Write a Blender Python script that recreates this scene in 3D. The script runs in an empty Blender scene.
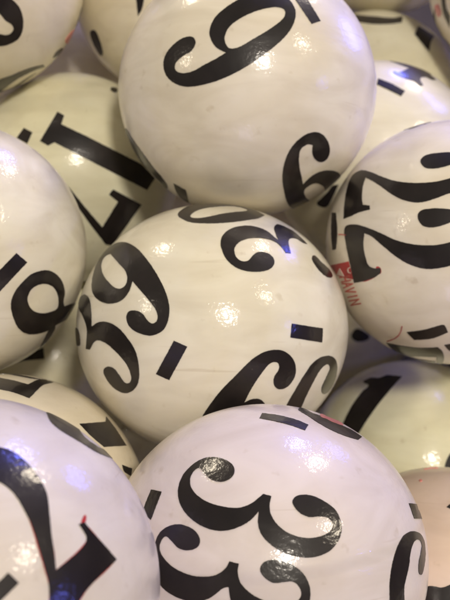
import bpy, bmesh, math, random
from mathutils import Vector, Matrix, geometry

scene = bpy.context.scene
random.seed(7)
U = 0.022                        # one ball radius in metres
PITCH = math.radians(62)         # how far the camera looks down

# ------------------------------------------------------------------ camera
cam_d = bpy.data.cameras.new("camera")
cam = bpy.data.objects.new("camera", cam_d)
scene.collection.objects.link(cam)
cam.location = (0, 0, 0.30)
cam.rotation_euler = (math.pi / 2 - PITCH, 0, 0)
cam_d.sensor_fit = 'VERTICAL'
cam_d.sensor_height = 36
cam_d.lens = 36 * 900 / 600
cam_d.clip_start = 0.005
cam_d.clip_end = 50
cam_d.dof.use_dof = True
cam_d.dof.focus_distance = 5.3 * U
cam_d.dof.aperture_fstop = 48
scene.camera = cam
CAM_M = Matrix.Translation(cam.location) @ cam.rotation_euler.to_matrix().to_4x4()
ROT = CAM_M.to_3x3()


def world_of(x, y, z):
    """Point given right / down / away from the lens in ball radii -> world metres."""
    return CAM_M @ Vector((x * U, -y * U, -z * U))


# ------------------------------------------------------------------ world and lamps
w = bpy.data.worlds.new("World")
scene.world = w
w.use_nodes = True
nt = w.node_tree
bg = nt.nodes["Background"]
tc = nt.nodes.new('ShaderNodeTexCoord')
sep = nt.nodes.new('ShaderNodeSeparateXYZ')
cr = nt.nodes.new('ShaderNodeValToRGB')
nt.links.new(tc.outputs['Generated'], sep.inputs[0])
nt.links.new(sep.outputs['Z'], cr.inputs[0])
nt.links.new(cr.outputs[0], bg.inputs[0])
cr.color_ramp.elements[0].position = 0.0
cr.color_ramp.elements[0].color = (0.22, 0.17, 0.13, 1)
cr.color_ramp.elements[1].position = 0.9
cr.color_ramp.elements[1].color = (0.62, 0.58, 0.50, 1)
bg.inputs[1].default_value = 0.26


def lamp(name, hx, hy, dist, power, radius, color):
    """Small round lamp whose reflection sits at half-vector (hx right, hy up)."""
    hz = math.sqrt(max(0.0, 1 - hx * hx - hy * hy))
    d = ROT @ Vector((2 * hz * hx, 2 * hz * hy, 2 * hz * hz - 1))
    ld = bpy.data.lights.new(name, 'POINT')
    ld.energy = power
    ld.color = color
    ld.shadow_soft_size = radius
    o = bpy.data.objects.new(name, ld)
    o.location = world_of(-0.1, 0.2, 6.9) + d * dist
    scene.collection.objects.link(o)


WARM = (1.0, 0.86, 0.66)
BLUE = (0.16, 0.18, 1.0)
lamp("key_lamp", .10, .13, 0.9, 15.5, .055, (1.0, 0.90, 0.77))
lamp("warm_lamp", .35, .66, 0.9, 6.0, .042, WARM)
lamp("warm_lamp", .37, .28, 0.9, 5.0, .040, WARM)
lamp("warm_lamp", -.34, .64, 0.9, 4.0, .040, WARM)
lamp("warm_lamp", -.44, .18, 0.9, 2.4, .034, WARM)
lamp("blue_lamp", .54, .03, 0.9, 1.5, .022, BLUE)
lamp("blue_lamp", .25, .77, 0.9, 9.0, .055, BLUE)
lamp("blue_lamp", -.69, .47, 0.9, 2.4, .026, BLUE)
lamp("violet_lamp", -.05, -.42, 0.5, 1.0, .08, (.72, .62, 1.0))
ld = bpy.data.lights.new("blue_lamp", 'POINT')       # blue LED beside the pile, past its far right shoulder
ld.energy = .16; ld.color = (.12, .14, 1); ld.shadow_soft_size = .016
lo = bpy.data.objects.new("blue_lamp", ld); lo.location = world_of(4.4, -4.4, 8.4)
scene.collection.objects.link(lo)

scene.view_settings.view_transform = 'Standard'
scene.view_settings.look = 'None'
scene.view_settings.exposure = 0.29
scene.view_settings.gamma = 1
scene.cycles.max_bounces = 8
scene.cycles.use_denoising = True


# ------------------------------------------------------------------ materials
def lacquer_nodes(m, strength, seedy):
    """Wrinkles, brush marks and the fine orange peel of the clear coat."""
    n, l = m.node_tree.nodes, m.node_tree.links
    tc = n.new('ShaderNodeTexCoord')
    oi = n.new('ShaderNodeObjectInfo')
    add = n.new('ShaderNodeVectorMath'); add.operation = 'ADD'
    l.new(tc.outputs['Object'], add.inputs[0])
    add.inputs[1].default_value = (seedy, seedy * .7, seedy * .3)
    wide = n.new('ShaderNodeTexNoise'); wide.inputs['Scale'].default_value = 75
    wide.inputs['Detail'].default_value = 3
    wide.inputs['Distortion'].default_value = .8
    fine = n.new('ShaderNodeTexNoise'); fine.inputs['Scale'].default_value = 1900
    fine.inputs['Detail'].default_value = 2
    for t in (wide, fine):
        l.new(add.outputs[0], t.inputs['Vector'])
    b1 = n.new('ShaderNodeBump'); b1.inputs['Strength'].default_value = .30 * strength
    b1.inputs['Distance'].default_value = .0009
    b2 = n.new('ShaderNodeBump'); b2.inputs['Strength'].default_value = .60 * strength
    b2.inputs['Distance'].default_value = .00008
    l.new(wide.outputs[0], b1.inputs['Height'])
    l.new(fine.outputs[0], b2.inputs['Height'])
    l.new(b1.outputs[0], b2.inputs['Normal'])
    return add, b1, b2


def ball_material(name, base, seed, rough=.12, strength=.95, seam=False):
    m = bpy.data.materials.new(name); m.use_nodes = True
    n, l = m.node_tree.nodes, m.node_tree.links
    p = n['Principled BSDF']
    add, b1, b2 = lacquer_nodes(m, strength, seed)
    if seam:                                    # low moulding step round the ball
        sx = n.new('ShaderNodeSeparateXYZ'); tcs = n.new('ShaderNodeTexCoord')
        l.new(tcs.outputs['Object'], sx.inputs[0])
        mr = n.new('ShaderNodeMapRange'); mr.interpolation_type = 'SMOOTHSTEP'
        mr.inputs['From Min'].default_value = .0028; mr.inputs['From Max'].default_value = .0046
        bend = n.new('ShaderNodeMath'); bend.operation = 'MULTIPLY_ADD'
        bend.inputs[1].default_value = -.10
        l.new(sx.outputs['X'], bend.inputs[0]); l.new(sx.outputs['Y'], bend.inputs[2])
        l.new(bend.outputs[0], mr.inputs['Value'])
        b0 = n.new('ShaderNodeBump'); b0.inputs['Strength'].default_value = 1
        b0.inputs['Distance'].default_value = .00028
        l.new(mr.outputs[0], b0.inputs['Height']); l.new(b0.outputs[0], b1.inputs['Normal'])
    # stretched brush marks and faint handling dirt in the paint
    mp = n.new('ShaderNodeMapping'); mp.inputs['Scale'].default_value = (60, 190, 90)
    mp.inputs['Rotation'].default_value = (.3 * seed, .9 * seed, 1.3 * seed)
    l.new(add.outputs[0], mp.inputs['Vector'])
    br = n.new('ShaderNodeTexNoise'); br.inputs['Scale'].default_value = 1
    br.inputs['Detail'].default_value = 5; br.inputs['Distortion'].default_value = 1.2
    l.new(mp.outputs[0], br.inputs['Vector'])
    r1 = n.new('ShaderNodeValToRGB')
    r1.color_ramp.elements[0].position = .32; r1.color_ramp.elements[1].position = .62
    r1.color_ramp.elements[0].color = (.86, .84, .81, 1)
    r1.color_ramp.elements[1].color = (1, 1, 1, 1)
    l.new(br.outputs[0], r1.inputs[0])
    sp = n.new('ShaderNodeTexNoise'); sp.inputs['Scale'].default_value = 420
    sp.inputs['Detail'].default_value = 3
    l.new(add.outputs[0], sp.inputs['Vector'])
    r2 = n.new('ShaderNodeValToRGB')
    r2.color_ramp.elements[0].position = .22; r2.color_ramp.elements[1].position = .34
    r2.color_ramp.elements[0].color = (.80, .76, .70, 1)
    r2.color_ramp.elements[1].color = (1, 1, 1, 1)
    l.new(sp.outputs[0], r2.inputs[0])
    mx = n.new('ShaderNodeMixRGB'); mx.blend_type = 'MULTIPLY'; mx.inputs[0].default_value = .8
    mx.inputs[1].default_value = (*base, 1)
    l.new(r1.outputs[0], mx.inputs[2])
    mx2 = n.new('ShaderNodeMixRGB'); mx2.blend_type = 'MULTIPLY'; mx2.inputs[0].default_value = .7
    l.new(mx.outputs[0], mx2.inputs[1]); l.new(r2.outputs[0], mx2.inputs[2])
    sc = n.new('ShaderNodeMapping'); sc.inputs['Scale'].default_value = (30, 900, 60)
    sc.inputs['Rotation'].default_value = (1.1 * seed, .4 * seed, 2.3 * seed)
    l.new(add.outputs[0], sc.inputs['Vector'])
    hn = n.new('ShaderNodeTexNoise'); hn.inputs['Scale'].default_value = 1
    hn.inputs['Detail'].default_value = 2; hn.inputs['Distortion'].default_value = .6
    l.new(sc.outputs[0], hn.inputs['Vector'])
    hr = n.new('ShaderNodeValToRGB')
    hr.color_ramp.elements[0].position = .24; hr.color_ramp.elements[1].position = .29
    hr.color_ramp.elements[0].color = (.66, .60, .52, 1); hr.color_ramp.elements[1].color = (1, 1, 1, 1)
    l.new(hn.outputs[0], hr.inputs[0])
    mx3 = n.new('ShaderNodeMixRGB'); mx3.blend_type = 'MULTIPLY'; mx3.inputs[0].default_value = .35
    l.new(mx2.outputs[0], mx3.inputs[1]); l.new(hr.outputs[0], mx3.inputs[2])
    # broad patches where the paint has yellowed or rubbed pale
    pn = n.new('ShaderNodeTexNoise'); pn.inputs['Scale'].default_value = 48
    pn.inputs['Detail'].default_value = 4; pn.inputs['Distortion'].default_value = .5
    l.new(add.outputs[0], pn.inputs['Vector'])
    pr = n.new('ShaderNodeValToRGB')
    pr.color_ramp.elements[0].position = .38; pr.color_ramp.elements[1].position = .60
    pr.color_ramp.elements[0].color = (.94, .92, .85, 1); pr.color_ramp.elements[1].color = (1, 1, 1, 1)
    l.new(pn.outputs[0], pr.inputs[0])
    mx4 = n.new('ShaderNodeMixRGB'); mx4.blend_type = 'MULTIPLY'; mx4.inputs[0].default_value = 1
    l.new(mx3.outputs[0], mx4.inputs[1]); l.new(pr.outputs[0], mx4.inputs[2])
    l.new(mx4.outputs[0], p.inputs['Base Color'])
    p.inputs['Roughness'].default_value = .42
    p.inputs['Subsurface Weight'].default_value = .12
    p.inputs['Subsurface Radius'].default_value = (.0016, .0012, .0008)
    p.inputs['Subsurface Scale'].default_value = 1
    p.inputs['Specular IOR Level'].default_value = .35
    p.inputs['Coat Weight'].default_value = .6
    p.inputs['Coat Roughness'].default_value = rough
    p.inputs['Coat IOR'].default_value = 1.5
    l.new(b1.outputs[0], p.inputs['Normal'])
    l.new(b2.outputs[0], p.inputs['Coat Normal'])
    return m


def ink_material(name, col, rough=.16):
    m = bpy.data.materials.new(name); m.use_nodes = True
    n, l = m.node_tree.nodes, m.node_tree.links
    p = n['Principled BSDF']
    add, b1, b2 = lacquer_nodes(m, .75, 3.1)
    sp = n.new('ShaderNodeTexNoise'); sp.inputs['Scale'].default_value = 260
    sp.inputs['Detail'].default_value = 4
    l.new(add.outputs[0], sp.inputs['Vector'])
    r = n.new('ShaderNodeValToRGB')
    r.color_ramp.elements[0].position = .3; r.color_ramp.elements[1].position = .75
    r.color_ramp.elements[0].color = (*[c * .75 for c in col], 1)
    r.color_ramp.elements[1].color = (*[min(1, c * 1.5) for c in col], 1)
    l.new(sp.outputs[0], r.inputs[0])
    ch = n.new('ShaderNodeTexNoise'); ch.inputs['Scale'].default_value = 900
    ch.inputs['Detail'].default_value = 6; ch.inputs['Roughness'].default_value = .7
    l.new(add.outputs[0], ch.inputs['Vector'])
    cr = n.new('ShaderNodeValToRGB')
    cr.color_ramp.elements[0].position = .70; cr.color_ramp.elements[1].position = .78
    cr.color_ramp.elements[0].color = (0, 0, 0, 1); cr.color_ramp.elements[1].color = (.6, .6, .6, 1)
    l.new(ch.outputs[0], cr.inputs[0])
    mw = n.new('ShaderNodeMixRGB'); mw.inputs[2].default_value = (.30, .25, .20, 1)
    l.new(cr.outputs[0], mw.inputs[0]); l.new(r.outputs[0], mw.inputs[1])
    l.new(mw.outputs[0], p.inputs['Base Color'])
    p.inputs['Roughness'].default_value = .45
    p.inputs['Specular IOR Level'].default_value = .25
    p.inputs['Coat Weight'].default_value = .6
    p.inputs['Coat Roughness'].default_value = rough
    l.new(b1.outputs[0], p.inputs['Normal'])
    l.new(b2.outputs[0], p.inputs['Coat Normal'])
    return m


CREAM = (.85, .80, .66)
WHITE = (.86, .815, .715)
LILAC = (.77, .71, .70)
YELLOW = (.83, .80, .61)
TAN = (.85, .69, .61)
BLACK = ink_material("black_ink", (.011, .008, .008))
RED = ink_material("red_ink", (.42, .035, .04))
PINK = ink_material("faded_red_ink", (.60, .22, .20))
STAMP = ink_material("stamp_ink", (.48, .10, .08))
PALE = ink_material("pale_ink", (.80, .62, .55))

# ------------------------------------------------------------------ the tray under the pile
m = bpy.data.materials.new("tray_cloth"); m.use_nodes = True
n, l = m.node_tree.nodes, m.node_tree.links
p = n['Principled BSDF']
tcx = n.new('ShaderNodeTexCoord'); no = n.new('ShaderNodeTexNoise')
no.inputs['Scale'].default_value = 120; no.inputs['Detail'].default_value = 6
l.new(tcx.outputs['Object'], no.inputs['Vector'])
r = n.new('ShaderNodeValToRGB')
r.color_ramp.elements[0].color = (.030, .023, .016, 1); r.color_ramp.elements[1].color = (.060, .047, .035, 1)
l.new(no.outputs[0], r.inputs[0]); l.new(r.outputs[0], p.inputs['Base Color'])
bp = n.new('ShaderNodeBump'); bp.inputs['Strength'].default_value = .4; bp.inputs['Distance'].default_value = .001
l.new(no.outputs[0], bp.inputs['Height']); l.new(bp.outputs[0], p.inputs['Normal'])
p.inputs['Roughness'].default_value = .8
bm = bmesh.new()
bmesh.ops.create_grid(bm, x_segments=60, y_segments=60, size=1.2)
for v in bm.verts:
    v.co.z += .0006 * math.sin(v.co.x * 40) * math.cos(v.co.y * 33)
me = bpy.data.meshes.new("table_surface"); bm.to_mesh(me); bm.free()
me.materials.append(m)
table = bpy.data.objects.new("table_surface", me); scene.collection.objects.link(table)
table["kind"] = "structure"

# ------------------------------------------------------------------ balls
# centre (right, down, away), radius, flattening: all in ball radii
BALLS = {
 'A': (0.1777, -1.6836, 7.2684, 1.0328, 0.9736),
 'B': (-0.0959, 0.2189, 6.8913, 1.032, 0.92),
 'C': (-2.0713, -0.3818, 6.9504, 0.9927, 0.9881),
 'D': (0.2514, 1.5785, 5.5429, 0.9804, 0.9501),
 'E': (-1.2801, 1.4131, 4.3652, 0.9635, 0.9765),
 'F': (-1.4639, -1.1696, 8.679, 1.0018, 0.9943),
 'G': (1.7833, -0.4501, 7.1029, 0.9815, 0.9719),
 'H': (1.7938, 1.5857, 8.6435, 1.0143, 0.991),
 'J': (1.6412, 2.2584, 6.7595, 0.9917, 0.9963),
 'K': (-1.5524, 1.5307, 6.3759, 1.0045, 0.9985),
 'M': (-2.2342, -2.8185, 7.7449, 1.0185, 1.0127),
 'T': (1.4695, -1.3275, 8.8421, 0.995, 0.9985),
 'N': (-0.4563, -2.978, 8.6939, 1.0007, 1.0043),
 'Q': (1.7173, -2.3526, 10.5287, 0.9916, 1.0008),
 'S': (3.1126, -3.3168, 9.2516, 0.9985, 0.999),
 'L': (-1.8105, 0.6549, 9.4123, 0.9984, 0.9986),
 'P': (-1.9318, -2.5568, 10.2273, 1.0, 1.0),
 'U': (1.8804, -4.3471, 10.4437, 0.999, 0.9999),
 'X': (0.2398, -4.7327, 9.3672, 0.9981, 0.9992),
 'V': (1.3237, 0.378, 11.4962, 0.9978, 0.9991),
 'W': (-0.9375, 2.1875, 11.25, 1.0, 1.0),
 'Y': (0.2897, -0.9279, 10.3981, 0.9958, 0.999),
}
INFO = {
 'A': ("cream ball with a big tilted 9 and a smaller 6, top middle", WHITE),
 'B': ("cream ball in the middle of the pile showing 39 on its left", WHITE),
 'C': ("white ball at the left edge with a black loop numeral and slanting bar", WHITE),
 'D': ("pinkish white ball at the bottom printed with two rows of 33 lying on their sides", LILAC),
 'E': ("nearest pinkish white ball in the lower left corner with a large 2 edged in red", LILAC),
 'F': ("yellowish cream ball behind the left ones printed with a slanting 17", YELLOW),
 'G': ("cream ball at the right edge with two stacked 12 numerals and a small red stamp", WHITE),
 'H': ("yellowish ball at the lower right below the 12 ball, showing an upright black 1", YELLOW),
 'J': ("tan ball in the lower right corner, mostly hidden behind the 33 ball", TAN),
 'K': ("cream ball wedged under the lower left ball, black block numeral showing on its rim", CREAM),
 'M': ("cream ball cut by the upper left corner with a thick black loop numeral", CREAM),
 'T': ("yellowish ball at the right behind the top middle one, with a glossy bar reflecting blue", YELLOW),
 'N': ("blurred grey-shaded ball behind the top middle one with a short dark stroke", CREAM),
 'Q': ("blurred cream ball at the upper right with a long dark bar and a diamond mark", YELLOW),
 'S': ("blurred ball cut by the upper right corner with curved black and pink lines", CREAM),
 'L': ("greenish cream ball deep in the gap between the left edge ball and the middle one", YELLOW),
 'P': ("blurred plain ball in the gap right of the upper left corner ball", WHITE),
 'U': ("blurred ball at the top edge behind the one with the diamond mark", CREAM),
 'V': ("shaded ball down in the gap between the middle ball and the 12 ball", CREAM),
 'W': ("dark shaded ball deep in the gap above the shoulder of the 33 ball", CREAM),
 'Y': ("filler ball added deep in the gap between the big 9 ball and the 39 ball", CREAM),  # added filler, keeps the lit table from showing in the gap
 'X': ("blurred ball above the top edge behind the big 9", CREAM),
}


def add_ball(key, label, base, C, R, sy, seed):
    bm = bmesh.new()
    bmesh.ops.create_uvsphere(bm, u_segments=128, v_segments=88, radius=R * U)
    turn = Matrix.Rotation(seed * 1.7, 3, 'X') @ Matrix.Rotation(seed * .9, 3, 'Z')
    for v in bm.verts:
        v.co = turn @ v.co
        v.co.y *= sy
    for f in bm.faces:
        f.smooth = True
    me = bpy.data.meshes.new("lottery_ball"); bm.to_mesh(me); bm.free()
    me.materials.append(ball_material("ball_lacquer", base, seed, seam=(key == "D")))
    o = bpy.data.objects.new("lottery_ball", me)
    scene.collection.objects.link(o)
    o.location = world_of(*C)
    o.rotation_euler = cam.rotation_euler
    o["label"] = label
    o["category"] = "ball"
    o["group"] = "numbered balls heaped in the pile"
    return o


# ------------------------------------------------------------------ printed marks
F = 900.0


def Z(x0, y0, s, pts):
    out = []
    for q in pts:
        out.append((x0 + q[0] / s, y0 + q[1] / s) + ((1,) if len(q) > 2 else ()))
    return out


def smooth(pts, step=1.3):
    """Closed Catmull-Rom outline; points with a third value are sharp corners."""
    n = len(pts); out = []
    for i in range(n):
        p1, p2 = pts[i], pts[(i + 1) % n]
        p0, p3 = pts[i - 1], pts[(i + 2) % n]
        a = Vector(p1[:2]); b = Vector(p2[:2])
        L = (b - a).length
        ta = Vector((0, 0)) if len(p1) > 2 else (b - Vector(p0[:2]))
        tb = Vector((0, 0)) if len(p2) > 2 else (Vector(p3[:2]) - a)
        for t in (ta, tb):
            if t.length > 1e-9:
                t.normalize(); t *= L
        if ta.length < 1e-9:
            ta = (b - a) * 1.0
        if tb.length < 1e-9:
            tb = (b - a) * 1.0
        k = max(1, int(L / step))
        for j in range(k):
            t = j / k
            h = (2*t**3 - 3*t**2 + 1) * a + (t**3 - 2*t**2 + t) * ta + (-2*t**3 + 3*t**2) * b + (t**3 - t**2) * tb
            out.append(h)
    return [q + Vector((random.uniform(-.13, .13), random.uniform(-.13, .13))) for q in out]


def on_ball(key, x, y):
    """Unit direction (ball frame, un-flattened) where the sight line meets the ball."""
    cx, cy, cz, R, sy = BALLS[key]
    c = Vector((cx, cy / sy, cz))
    d = Vector(((x - 225) / F, (y - 300) / F / sy, 1)).normalized()
    t = c.dot(d)
    disc = R * R - (c.length_squared - t * t)
    p = d * (t - math.sqrt(disc)) if disc > 0 else d * t
    v = (p - c).normalized()
    return Vector((v.x, -v.y, -v.z))


def inside(poly, p):
    x, y = p; c = False; j = len(poly) - 1
    for i in range(len(poly)):
        xi, yi = poly[i]; xj, yj = poly[j]
        if (yi > y) != (yj > y) and x < (xj - xi) * (y - yi) / (yj - yi) + xi:
            c = not c
        j = i
    return c


def mark(key, name, outer, holes=(), mat=None, lift=.0035, label=None, raw=False):
    R, sy = BALLS[key][3], BALLS[key][4]
    loops = [[on_ball(key, q.x, q.y) for q in (smooth(o) if not raw else [Vector(k[:2]) for k in o])] for o in (outer, *holes)]
    mid = Vector((0, 0, 0))
    for v in loops[0]:
        mid += v
    mid.normalize()
    e1 = mid.cross(Vector((.3, 1, .2))).normalized(); e2 = mid.cross(e1)

    def flat(v):
        a = math.acos(max(-1, min(1, v.dot(mid))))
        t = Vector((v.dot(e1), v.dot(e2)))
        return t.normalized() * a if t.length > 1e-9 else Vector((0, 0))
    L2 = []
    for lp in loops:
        f2 = []
        for v in lp:
            q = flat(v)
            if not f2 or (q - f2[-1]).length > .004:
                f2.append(q)
        if len(f2) > 3 and (f2[0] - f2[-1]).length < .004:
            f2.pop()
        L2.append(f2)
    pts, edges = [], []
    for f2 in L2:
        b = len(pts); pts += f2
        edges += [(b + i, b + (i + 1) % len(f2)) for i in range(len(f2))]
    xs = [q.x for q in L2[0]]; ys = [q.y for q in L2[0]]
    g = .05
    x = min(xs)
    while x < max(xs):
        y = min(ys)
        while y < max(ys):
            q = Vector((x + .3 * g, y + .3 * g))
            if sum(inside(f2, q) for f2 in L2) % 2 and all((q - e).length > .018 for e in pts[:sum(map(len, L2))]):
                pts.append(q)
            y += g
        x += g
    vs, es, fs, *_ = geometry.delaunay_2d_cdt(pts, edges, [], 0, 1e-5)
    bm = bmesh.new()

    def lift_pt(q, h):
        a = q.length
        v = mid if a < 1e-9 else mid * math.cos(a) + (e1 * q.x + e2 * q.y) / a * math.sin(a)
        return Vector((v.x, v.y * sy, v.z)) * (R * (1 + h) * U)
    bv = [bm.verts.new(lift_pt(q, lift)) for q in vs]
    for f in fs:
        c = sum((vs[i] for i in f), Vector((0, 0))) / len(f)
        if sum(inside(f2, c) for f2 in L2) % 2:
            try:
                bm.faces.new([bv[i] for i in f])
            except ValueError:
                pass
    bmesh.ops.delete(bm, geom=[v for v in bm.verts if not v.link_faces], context='VERTS')
    for f in bm.faces:
        f.normal_update()
        if f.normal.dot(f.calc_center_median()) < 0:
            f.normal_flip()
        f.smooth = True
    border = [e for e in bm.edges if len(e.link_faces) == 1]
    ret = bmesh.ops.extrude_edge_only(bm, edges=border)
    for v in ret['geom']:
        if isinstance(v, bmesh.types.BMVert):
            v.co *= (1 - .003) / (1 + lift)
    for e in border:
        e.smooth = False
    me = bpy.data.meshes.new(name); bm.to_mesh(me); bm.free()
    me.materials.append(mat or BLACK)
    o = bpy.data.objects.new(name, me); scene.collection.objects.link(o)
    o.parent = OBJ[key]
    if label:
        o["label"] = label
    return o


OBJ = {}
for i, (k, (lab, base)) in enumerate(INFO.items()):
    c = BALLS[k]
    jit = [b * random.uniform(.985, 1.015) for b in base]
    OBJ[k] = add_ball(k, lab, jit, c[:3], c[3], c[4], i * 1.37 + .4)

# unseen filler balls added under and round the pile to darken its gaps
FILL = [(-1.303, 0.074, 11.292), (1.238, 2.272, 10.683), (3.251, 0.066, 8.378), (-3.085, 1.302, 7.932), (2.972, -0.418, 10.622), (-3.403, -0.517, 8.996), (0.256, 3.755, 8.021), (-0.798, -1.869, 11.819), (-2.922, 1.73, 10.75), (3.57, 1.557, 9.942), (-3.177, -0.73, 11.037), (-1.557, 3.501, 7.155), (1.26, -1.577, 12.322), (-0.68, 4.348, 9.778), (3.64, 2.07, 7.872), (2.296, 3.821, 8.231), (0.024, -3.535, 11.018), (-3.296, 3.144, 8.849), (-4.479, 1.19, 9.464), (4.221, -1.555, 9.099), (-3.717, -2.502, 9.162), (0.64, 3.845, 6.028), (1.311, 4.737, 9.893), (-3.268, 2.604, 6.369), (-4.481, -0.036, 7.319), (3.248, -2.012, 11.843), (3.934, 0.897, 11.881), (3.689, 3.564, 9.704), (-2.763, -2.555, 12.198), (4.657, 0.601, 6.861), (4.966, 0.066, 10.335), (3.354, 3.144, 6.185)]
FMAT = []
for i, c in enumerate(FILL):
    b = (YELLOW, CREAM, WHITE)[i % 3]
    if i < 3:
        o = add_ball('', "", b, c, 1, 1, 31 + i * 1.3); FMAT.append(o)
    else:
        o = FMAT[i % 3].copy(); scene.collection.objects.link(o); o.location = world_of(*c)
    o["label"] = "unseen plain lacquered ball added under and around the pile to block stray light"
    o["group"] = "unseen balls added to shade the pile"

low = min((OBJ[k].location.z - BALLS[k][3] * U) for k in OBJ)
table.location.z = low - .0008


def stroke(pts, wd):
    """Ribbon outline round a polyline of pixel points."""
    P = [Vector(q) for q in pts]; a, b = [], []
    for i, q in enumerate(P):
        t = (P[min(i + 1, len(P) - 1)] - P[max(i - 1, 0)]).normalized()
        nn = Vector((-t.y, t.x)) * wd / 2
        a.append(q + nn); b.append(q - nn)
    return [(v.x, v.y, 1) if i in (0, len(a) - 1) else (v.x, v.y) for i, v in enumerate(a)] + \
           [(v.x, v.y, 1) if i in (0, len(a) - 1) else (v.x, v.y) for i, v in enumerate(reversed(b))]

# ---- ball with the big 9 (top middle)
mark('A', 'digit', Z(150, 0, 3, [(128,111),(137,128),(125,152),(103,166),(85,180),(76,192),(75,206),(86,217),(108,219),(135,211),(160,196),(195,178),(228,158,1),(200,143),(184,120),(179,92),(194,55),(225,25),(270,-3),(320,-20),(370,-22),(412,-5),(434,25),(436,52),(424,85),(390,125),(340,165),(280,205),(220,235),(160,254),(110,260),(75,250),(50,227),(41,195),(47,165),(68,137),(98,115)]),
     [Z(150, 0, 3, [(234,142),(224,117),(235,85),(268,57),(320,33),(370,22),(398,26),(406,40),(395,60),(360,87),(310,117),(270,140),(248,146)])])
mark('A', 'underline_bar', [(289,-10,1),(299,-14,1),(320.5,21,1),(311.5,24,1)])
mark('A', 'digit', Z(275, 120, 6, [(240,72),(283,85),(315,125),(328,175),(318,222),(292,247),(260,248),(234,225),(223,190),(226,150,1),(205,144),(175,155),(152,180),(143,230),(148,290),(160,345),(167,387,1),(215,340),(265,312),(320,302),(370,310),(391,330),(384,360),(350,400),(300,424,1),(292,400),(268,383),(238,378),(202,394),(174,425),(184,462),(208,490),(160,507),(108,530),(76,500),(55,430),(44,350),(53,270),(83,190),(128,130),(183,88)]))
mark('A', 'digit', Z(120, 110, 5.625, [(28,108),(75,168),(130,245),(190,325),(240,385),(268,440),(235,412),(178,355),(118,288),(66,212)]))
mark('A', 'underline_bar', Z(120, 110, 5.625, [(302,413,1),(370,450,1),(388,522,1),(350,500),(318,462)]))
# ---- middle ball, 39 on its left
mark('B', 'digit', Z(70, 230, 3.53, [(185,43),(230,60),(275,108),(320,180),(346,245),(350,300),(332,350),(292,372),(250,366),(214,345),(200,315),(206,290),(230,284),(255,294),(275,320),(292,330),(308,318),(306,288),(282,252),(248,212),(221,180,1),(208,218),(180,250),(140,260),(102,248),(80,218),(80,170),(98,115),(138,62)]),
     [Z(70, 230, 3.53, [(143,84,1),(170,115),(196,145),(203,175),(190,202),(165,206),(135,182),(115,152),(111,118),(124,93)])])
mark('B', 'digit', Z(70, 230, 3.53, [(53,228),(68,243),(75,285),(77,342,1),(100,326),(132,325),(167,342),(202,380),(232,430),(244,490),(240,540),(220,568),(190,575),(155,556),(130,526),(119,495),(134,482),(156,490),(176,515),(196,540),(214,535),(214,505),(194,465),(158,425),(122,396),(92,391),(70,422,1),(57,420,1),(60,380),(60,345),(48,308),(32,272),(36,240)]))
mark('B', 'digit', Z(60, 320, 7.5, [(118,58),(140,80),(152,150),(147,195),(130,192),(115,150),(108,98)]), label="end stroke of the 3 turning round the left side")
mark('B', 'underline_bar', Z(150, 200, 3, [(72,422,1),(112,440,1),(58,540,1),(18,522,1)]))
mark('B', 'digit', [(178,215),(182,210),(190,206),(203,204),(215,203.3),(228,204.2),(240,206),(250,208.5),(258,212),(264.5,215.5,1),(258,218.5),(248,220),(238,221.5),(222,223),(205,223.4),(192,222.5),(183,219.5)],
     [[(190.6,217),(193,212.7),(202,208.8),(215,206.8),(228,206),(240,207.2),(248,209.8,1),(246,211.2),(235,212.3),(222,214),(208,217),(198,218.3)]])
mark('B', 'digit', [(221,247),(221.5,238),(228,230.5),(238,226.7),(250,226),(261,228.5),(268,232),(274,237),(278.5,240.5,1),(275.5,234),(274,228),(276,224.8),(280,225),(286,227.5),(294,232),(301,238),(307,244,1),(303,243),(297,239),(290.5,238.5),(288.3,242),(289.3,248),(290.7,253.5,1),(285.5,253,1),(282,248),(276,242.5),(269,239.5),(259,238),(249,238.5),(240,241.7),(234.7,248),(235.5,256),(241,261),(247.5,261),(251.5,257),(256,253),(262,252),(269,254),(274,260),(272.5,267),(265,271),(250,271.7),(237,268),(227,260)])
mark('B', 'digit', Z(300, 240, 7.5, [(92,120),(112,118),(160,168),(212,215),(241,260),(236,281),(205,279),(160,246),(115,192),(90,146)]), label="end stroke of the 3 near the right side")
mark('B', 'underline_bar', [(291.7,323.5,1),(322.7,328.3,1),(322,342.5,1),(290.3,337.5,1)])
mark('B', 'digit', Z(190, 340, 2.8125, [(40,205),(80,150),(130,98),(180,50),(220,30),(260,30),(289,53),(297,90),(281,124),(256,138),(238,130),(236,106),(250,80),(245,63),(225,66),(202,92),(175,132),(152,176,1),(175,166),(200,168),(218,190,1),(214,225,1),(28,228,1)]))
mark('B', 'digit', Z(190, 340, 2.8125, [(268,190),(290,150),(320,100),(350,60),(385,44),(408,54),(413,85),(402,125),(385,148),(373,151),(370,135),(384,102),(393,78),(385,68),(365,85),(345,120),(325,160),(308,200),(300,228,1),(255,224,1)]))
# ---- left edge ball
mark('C', 'digit', Z(0, 240, 4.615, [(215,139),(255,155),(285,190),(298,240),(292,285),(296,306,1),(340,292),(372,298,1),(372,318,1),(345,345),(305,368),(258,392),(235,412,1),(185,429),(130,433),(88,410),(60,355),(50,295),(68,240),(108,190),(150,155)]),
     [Z(0, 240, 4.615, [(195,202),(235,210),(260,238),(270,280),(264,315),(235,331),(195,338),(152,325),(130,292),(127,262),(150,222)])])
mark('C', 'digit', Z(0, 300, 7.5, [(370,222),(412,188),(385,262),(350,312),(312,372),(298,362),(328,300)]))
mark('C', 'underline_bar', Z(0, 240, 4.615, [(75,60,1),(125,103,1),(-15,252,1),(-65,205,1)]))
mark('L', 'digit', [(16,363,1),(30,353),(43.5,347.5,1),(44.5,359,1),(24,360.7,1)])
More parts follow.
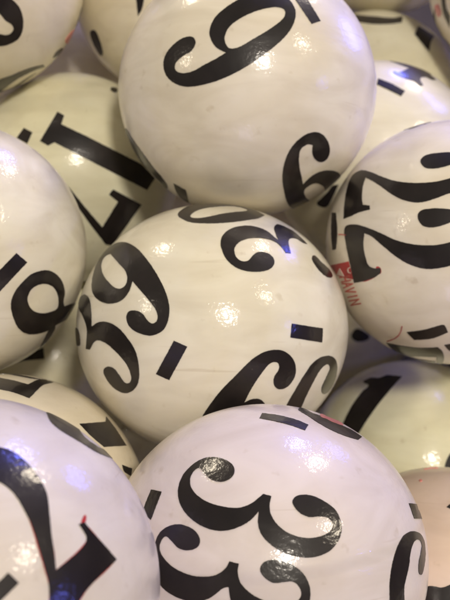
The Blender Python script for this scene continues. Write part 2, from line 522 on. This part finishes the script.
# ---- 33 ball
mark('D', 'digit', Z(140, 440, 3.4615, [(163,105),(200,74),(240,60),(285,65),(319,85),(327,112),(310,135),(280,145),(245,136),(222,113),(206,97),(186,108),(174,135),(178,165),(197,190),(235,215),(290,231),(340,235),(385,220),(427,187,1)])
     + Z(220, 460, 3.4615, [(178,125,1),(172,155),(177,190),(200,225),(240,254),(290,269),(340,266),(380,247),(391,222),(372,200),(340,196),(310,198),(280,186),(257,162),(251,141),(270,123),(310,122),(355,140),(400,175),(419,220),(416,265),(385,310),(340,333),(290,338),(230,325),(180,296),(145,260),(132,222),(134,178,1)])
     + Z(140, 440, 3.4615, [(380,280),(330,306),(280,315),(225,303),(175,271),(142,227),(132,180),(143,135)]))
mark('D', 'digit', Z(140, 440, 3.4615, [(57,345),(75,315),(110,295),(150,294),(190,314),(208,345),(200,370),(170,382),(135,375),(110,350),(90,334),(75,347),(68,375),(80,405),(115,440),(170,466),(220,473),(265,466),(298,442),(310,420,1),(342,428,1)])
     + Z(220, 460, 3.4615, [(62,388),(70,422),(95,452),(130,476),(170,491),(220,500),(265,490),(281,465),(271,435),(250,421),(225,422),(185,425),(150,402),(139,376),(155,352),(195,346),(245,360),(285,390),(308,430),(312,475),(300,520),(260,550),(200,562),(130,552),(70,527),(40,492),(30,440,1)])
     + Z(140, 440, 3.4615, [(290,512),(240,548),(190,560),(130,545),(80,512),(54,470),(49,400)]))
mark('D', 'underline_bar', Z(120, 440, 7.5, [(236,372,1),(313,388,1),(232,600,1),(170,545,1),(195,470,1)]))
mark('D', 'underline_bar', Z(240, 390, 4.5, [(100,105,1),(170,114),(250,134),(308,158,1),(292,182,1),(230,160),(160,142),(88,128,1)]))
mark('D', 'digit', [(299,408.5),(313,413.5),(328,419),(338,424),(350,429.5),(362,437,1),(358,440,1),(348,437),(334,431.5),(320,424),(308,416)])
mark('D', 'red_print', [(320,415),(328,417.4),(341,423),(343,425.5),(336,423.6),(327,419.5)], mat=PINK, lift=.0045)
mark('D', 'digit', Z(390, 520, 7.5, [(170,84),(220,100),(250,145),(263,220),(261,300),(247,380),(230,413),(214,390),(214,320),(228,250),(236,190),(222,152),(196,147),(170,180),(150,250),(140,340),(120,430),(105,500),(106,600),(115,680,1),(0,680,1),(-5,500),(4,400),(20,310),(50,210),(90,130),(130,95)]))
mark('D', 'underline_bar', Z(380, 440, 7.5, [(215,475,1),(275,480,1),(290,530),(325,560,1),(330,590,1),(255,590,1)]))
# ---- nearest ball, lower left
two = Z(0, 420, 3.333, [(-70,84),(0,92),(42,106),(92,145),(130,195),(155,245),(165,320),(172,390),(181,450),(186,500,1),(240,456),(275,422),(288,395),(276,368),(262,348,1),(280,340,1),(300,366),(345,415),(388,465,1),(350,502),(300,552),(265,600),(245,650,1),(160,650,1),(163,560),(150,500),(130,430),(105,352),(80,300),(50,250),(12,215),(-30,197),(-70,192)])
mark('E', 'digit', two)
rr = random.Random(3)
fr = []
for i, q in enumerate(two):
    a, b = Vector(two[i - 1][:2]), Vector(two[(i + 1) % len(two)][:2])
    t = (b - a).normalized(); k = (-.2 + rr.random() * 1.2) if q[1] > 525 else -.6
    fr.append((q[0] + t.y * k, q[1] - t.x * k) + tuple(q[2:]))
mark('E', 'red_print', fr, mat=RED, lift=.0015, label="thin red edge showing from under the black 2")
mark('E', 'red_print', Z(0, 420, 3.333, [(270,346),(276,325),(283,316),(287,322),(282,344)]), mat=RED, lift=.0025)
mark('E', 'underline_bar', Z(0, 420, 3.333, [(27,508,1),(63,543,1),(-30,635,1),(-66,600,1)]))
mark('E', 'digit', [(46,412.5,1),(56.7,415.5),(68,421),(78,428.5),(84,437),(97,446.5),(113.3,456.5),(100,453.8),(80,442),(60,430),(50,421)])
# ---- 17 ball
mark('F', 'digit', Z(30, 100, 3.46, [(95,41,1),(118,54,1),(108,84,1),(200,128,1),(385,222,1),(432,270,1),(405,312,1),(85,147,1),(62,158,1),(35,142,1)]))
mark('F', 'digit', Z(30, 100, 3.46, [(287,309,1),(386,362,1),(285,503,1),(262,500,1),(190,405),(140,330),(118,285,1),(130,296),(190,370),(250,440,1),(304,352,1),(273,328,1)]))
mark('F', 'underline_bar', Z(0, 120, 7.5, [(180,60,1),(243,93,1),(205,178,1),(125,135,1)]))
mark('F', 'digit', [(110.5,88),(117,88.5),(117,92),(112,91.5)])
# ---- 12 ball
mark('G', 'digit', Z(325, 140, 3.6, [(98,130),(130,110),(160,114),(200,130),(250,147),(320,155),(400,150),(470,133),(530,120,1),(530,185,1),(450,192),(400,210),(340,225),(285,217),(240,195),(200,166),(170,147),(146,135,1),(136,170),(133,210),(136,233,1),(161,236,1),(162,250,1),(120,262),(92,275),(68,284,1),(71,230),(80,175)]))
mark('G', 'digit', Z(325, 140, 3.6, [(344,75),(365,55),(410,47),(460,46),(500,62),(455,88),(395,103),(358,98)]))
mark('G', 'digit', Z(325, 140, 3.6, [(73,315),(100,304),(140,311),(200,335),(260,362),(330,377),(400,378),(450,368),(530,350,1),(530,425,1),(440,455),(370,464),(310,450),(260,422),(210,382),(170,348),(142,335,1),(138,380),(148,430),(158,453)])
     + [(374.5,268.3),(380.3,268.2),(380.8,273,1),(374.3,277.5),(365,280.7),(354.3,283,1),(350.5,265),(346,243)])
mark('G', 'digit', Z(325, 140, 3.6, [(334,275),(345,255),(380,247),(420,247),(470,256),(475,280),(430,305),(380,315),(348,305)]))
mark('G', 'underline_bar', Z(300, 200, 3, [(96,38,1),(108,38,1),(112,100),(108,148,1),(98,150,1),(94,100)]))
mark('G', 'underline_bar', Z(350, 280, 4.5, [(255,234,1),(330,224),(410,202,1),(425,203),(441,235,1),(370,262),(290,269,1)]))
mark('G', 'digit', Z(350, 280, 4.5, [(163,283,1),(230,295),(310,305),(395,303,1),(415,320),(423,350),(416,379,1),(388,374,1),(388,346,1),(300,343),(235,342),(200,318)]))
mark('G', 'digit', Z(350, 280, 4.5, [(215,352,1),(262,347),(310,356),(385,366,1),(385,376,1),(300,372),(250,364)]))
mark('G', 'underline_bar', Z(350, 280, 4.5, [(424,292,1),(450,288),(480,284,1),(480,325,1),(450,318)]))
g = lambda pts: Z(325, 240, 7.5, pts)
mark('G', 'red_print', g([(40,190,1),(178,160,1),(214,296,1),(150,283),(92,270,1)]), mat=RED, lift=.0018, label="small red stamp block with white marks and lettering below")
mark('G', 'red_print', g([(90,262,1),(112,212,1),(146,272,1)]), mat=PALE, lift=.0045, label="white triangle on the red stamp")
mark('G', 'red_print', stroke(g([(192,205),(176,215),(176,240),(196,248)]), .9), mat=PALE, lift=.0045)


def letters(text, p0, p1, up, wd):
    """Stroke lettering from p0 to p1 (pixels), letter tops towards up."""
    A = {'H': [[(0,0),(0,1)],[(1,0),(1,1)],[(0,.5),(1,.5)]], 'A': [[(0,0),(.5,1),(1,0)],[(.2,.38),(.8,.38)]],
         'V': [[(0,1),(.5,0),(1,1)]], 'N': [[(0,0),(0,1),(1,0),(1,1)]], 'I': [[(.5,0),(.5,1)]]}
    a, b, u = Vector(p0), Vector(p1), Vector(up)
    st = (b - a) / len(text)
    for i, ch in enumerate(text):
        o = a + st * (i + .12)
        for s in A[ch]:
            pts = [o + st * .74 * x + u * y for x, y in s]
            for j in range(len(pts) - 1):
                d = (pts[j + 1] - pts[j]).normalized() * .3
                mark('G', 'red_letter', stroke([pts[j] - d, pts[j + 1] + d], wd), mat=STAMP, lift=.0045 + .0004 * (j % 2))


letters("HAVIN", (339.5, 277), (351.5, 306), (9.5, -1.8), 1.25)
mark('G', 'red_print', stroke(Z(350, 280, 4.5, [(234,208),(226,238),(203,262),(166,276)]), .7), mat=RED, lift=.0045)
mark('G', 'red_print', stroke(Z(325, 140, 3.6, [(48,340),(62,340),(76,343)]), .7), mat=RED, lift=.0045)
mark('G', 'digit', Z(370, 60, 5.625, [(188,390,1),(240,374),(300,357),(345,350,1),(292,366),(230,386)]))
mark('G', 'red_print', g([(385,200),(412,205),(422,232),(416,254),(395,256),(372,282),(300,312),(270,306),(380,262)]), mat=RED, lift=.0015)
# ---- ball with the 1
mark('H', 'digit', Z(320, 360, 3.46, [(150,73,1),(175,62),(205,62),(232,52,1),(284,57,1),(245,100),(203,152),(165,205),(130,262),(108,310,1),(55,290,1),(80,220),(110,160),(146,110),(168,88),(152,80,1)]))
mark('H', 'digit', Z(310, 330, 7.5, [(325,343,1),(260,372),(205,415),(182,458,1),(215,440),(268,396)]))
mark('H', 'digit', Z(320, 360, 3.46, [(428,383,1),(438,345),(455,318),(490,290,1),(490,400,1)]))
# ---- corner ball, lower right
mark('J', 'digit', [(417,590),(430,586),(442,587.5),(460,584),(460,606,1),(410,606,1)])
mark('J', 'digit', [(446.5,507,1),(456,502),(458,513,1)])
mark('J', 'red_print', stroke([(424,469.2),(431,468),(438,467.9)], .8), mat=PINK, lift=.0045)
mark('J', 'red_print', [(419,480.5),(421,479.5),(422.5,481),(420.5,482)], mat=PINK, lift=.0045)
# ---- ball under the lower left one
mark('K', 'digit', Z(0, 320, 4.5, [(-30,248),(0,261),(60,273),(126,291,1),(165,272),(190,268),(240,281,1),(195,293),(162,322),(132,352,1),(60,326),(0,312),(-30,305)]))
mark('K', 'digit', Z(0, 320, 4.5, [(-10,238,1),(50,241),(120,254),(184,268,1),(120,260),(50,246)]))
mark('K', 'digit', Z(0, 400, 3, [(238,72,1),(316,66,1),(318,50,1),(345,85),(379,137,1),(312,141,1),(270,105)]))
mark('K', 'underline_bar', Z(0, 400, 3, [(366,195,1),(396,206,1),(392,228,1),(372,214)]))
# ---- upper left corner ball
mark('M', 'digit', Z(0, 0, 6, [(-80,-60),(0,-42),(60,-12),(110,35),(134,92),(138,160),(115,225),(60,262),(0,275),(-80,266)]),
     [Z(0, 0, 6, [(-60,40),(0,83),(30,120),(74,152),(79,180),(50,208),(0,205),(-60,190)])])
mark('M', 'digit', Z(0, 0, 6, [(-30,500),(80,448),(180,408),(262,388,1),(268,400,1),(200,425),(110,470),(40,520),(-10,560,1)]))
mark('M', 'digit', Z(0, 0, 6, [(10,575,1),(60,540),(130,490),(215,436,1),(130,498),(60,550)]))
mark('M', 'underline_bar', Z(0, 0, 6, [(316,348,1),(338,310),(368,288,1),(380,292,1),(350,330)]))
mark('M', 'red_print', Z(0, 0, 6, [(390,250),(402,222),(446,175),(440,200),(405,262)]), mat=PINK)
mark('M', 'digit', [(77.5,27),(79.5,16),(83,7),(84.5,12),(81.5,24)])
# ---- right ball reflecting blue
mark('T', 'underline_bar', Z(370, 60, 5.625, [(46,104,1),(120,133),(196,175,1),(175,204,1),(110,172),(38,138,1)]))
mark('T', 'digit', Z(370, 60, 5.625, [(130,66),(165,70),(230,45),(290,58),(335,82),(372,112,1),(350,112),(312,97),(282,105),(299,142,1),(280,147),(250,122),(200,105),(150,84)]))
mark('T', 'digit', [(390,61,1),(407,64.8),(420,69),(431.5,74,1),(430,75.5,1),(418,71),(405,66.5)])  # shadow edge along the top rim, drawn as a black ink sliver
mark('T', 'digit', Z(275, 120, 6, [(382,388,1),(362,430),(338,480),(312,520),(275,520),(252,500),(278,470),(318,430),(345,395)]))
# ---- blurred balls at the back
mark('N', 'digit', Z(60, 0, 5, [(152,158),(172,150),(190,178),(214,258),(206,278),(184,250),(160,200)]))
mark('N', 'underline_bar', [(136,-4,1),(145,-4,1),(141.5,10),(138,16,1)])
mark('Q', 'underline_bar', [(350,14,1),(362,15.5),(377,16.8),(392,18),(402.7,16.5,1),(402,22.5,1),(390,24),(375,24.2),(360,22.5),(350,21,1)])
mark('Q', 'digit', Z(390, 0, 7.5, [(212,193,1),(332,270,1),(306,320),(292,388,1),(184,257,1)]))
mark('U', 'digit', Z(390, 0, 7.5, [(150,98),(195,82),(218,110),(192,132),(152,118)]))
mark('S', 'digit', Z(390, 0, 7.5, [(335,60,1),(345,170),(375,245),(420,300),(455,345,1),(455,395,1),(395,310),(350,235),(322,150)]))
mark('S', 'digit', Z(390, 0, 7.5, [(385,-10,1),(415,-10,1),(425,60),(450,120,1),(450,210,1),(425,160),(398,90)]))
mark('S', 'red_print', Z(390, 0, 7.5, [(335,40,1),(365,30,1),(385,90),(370,130),(350,110)]), mat=PINK)
mark('V', 'digit', Z(330, 310, 3.75, [(80,92),(98,70),(130,82),(148,104),(112,120),(85,110)]))
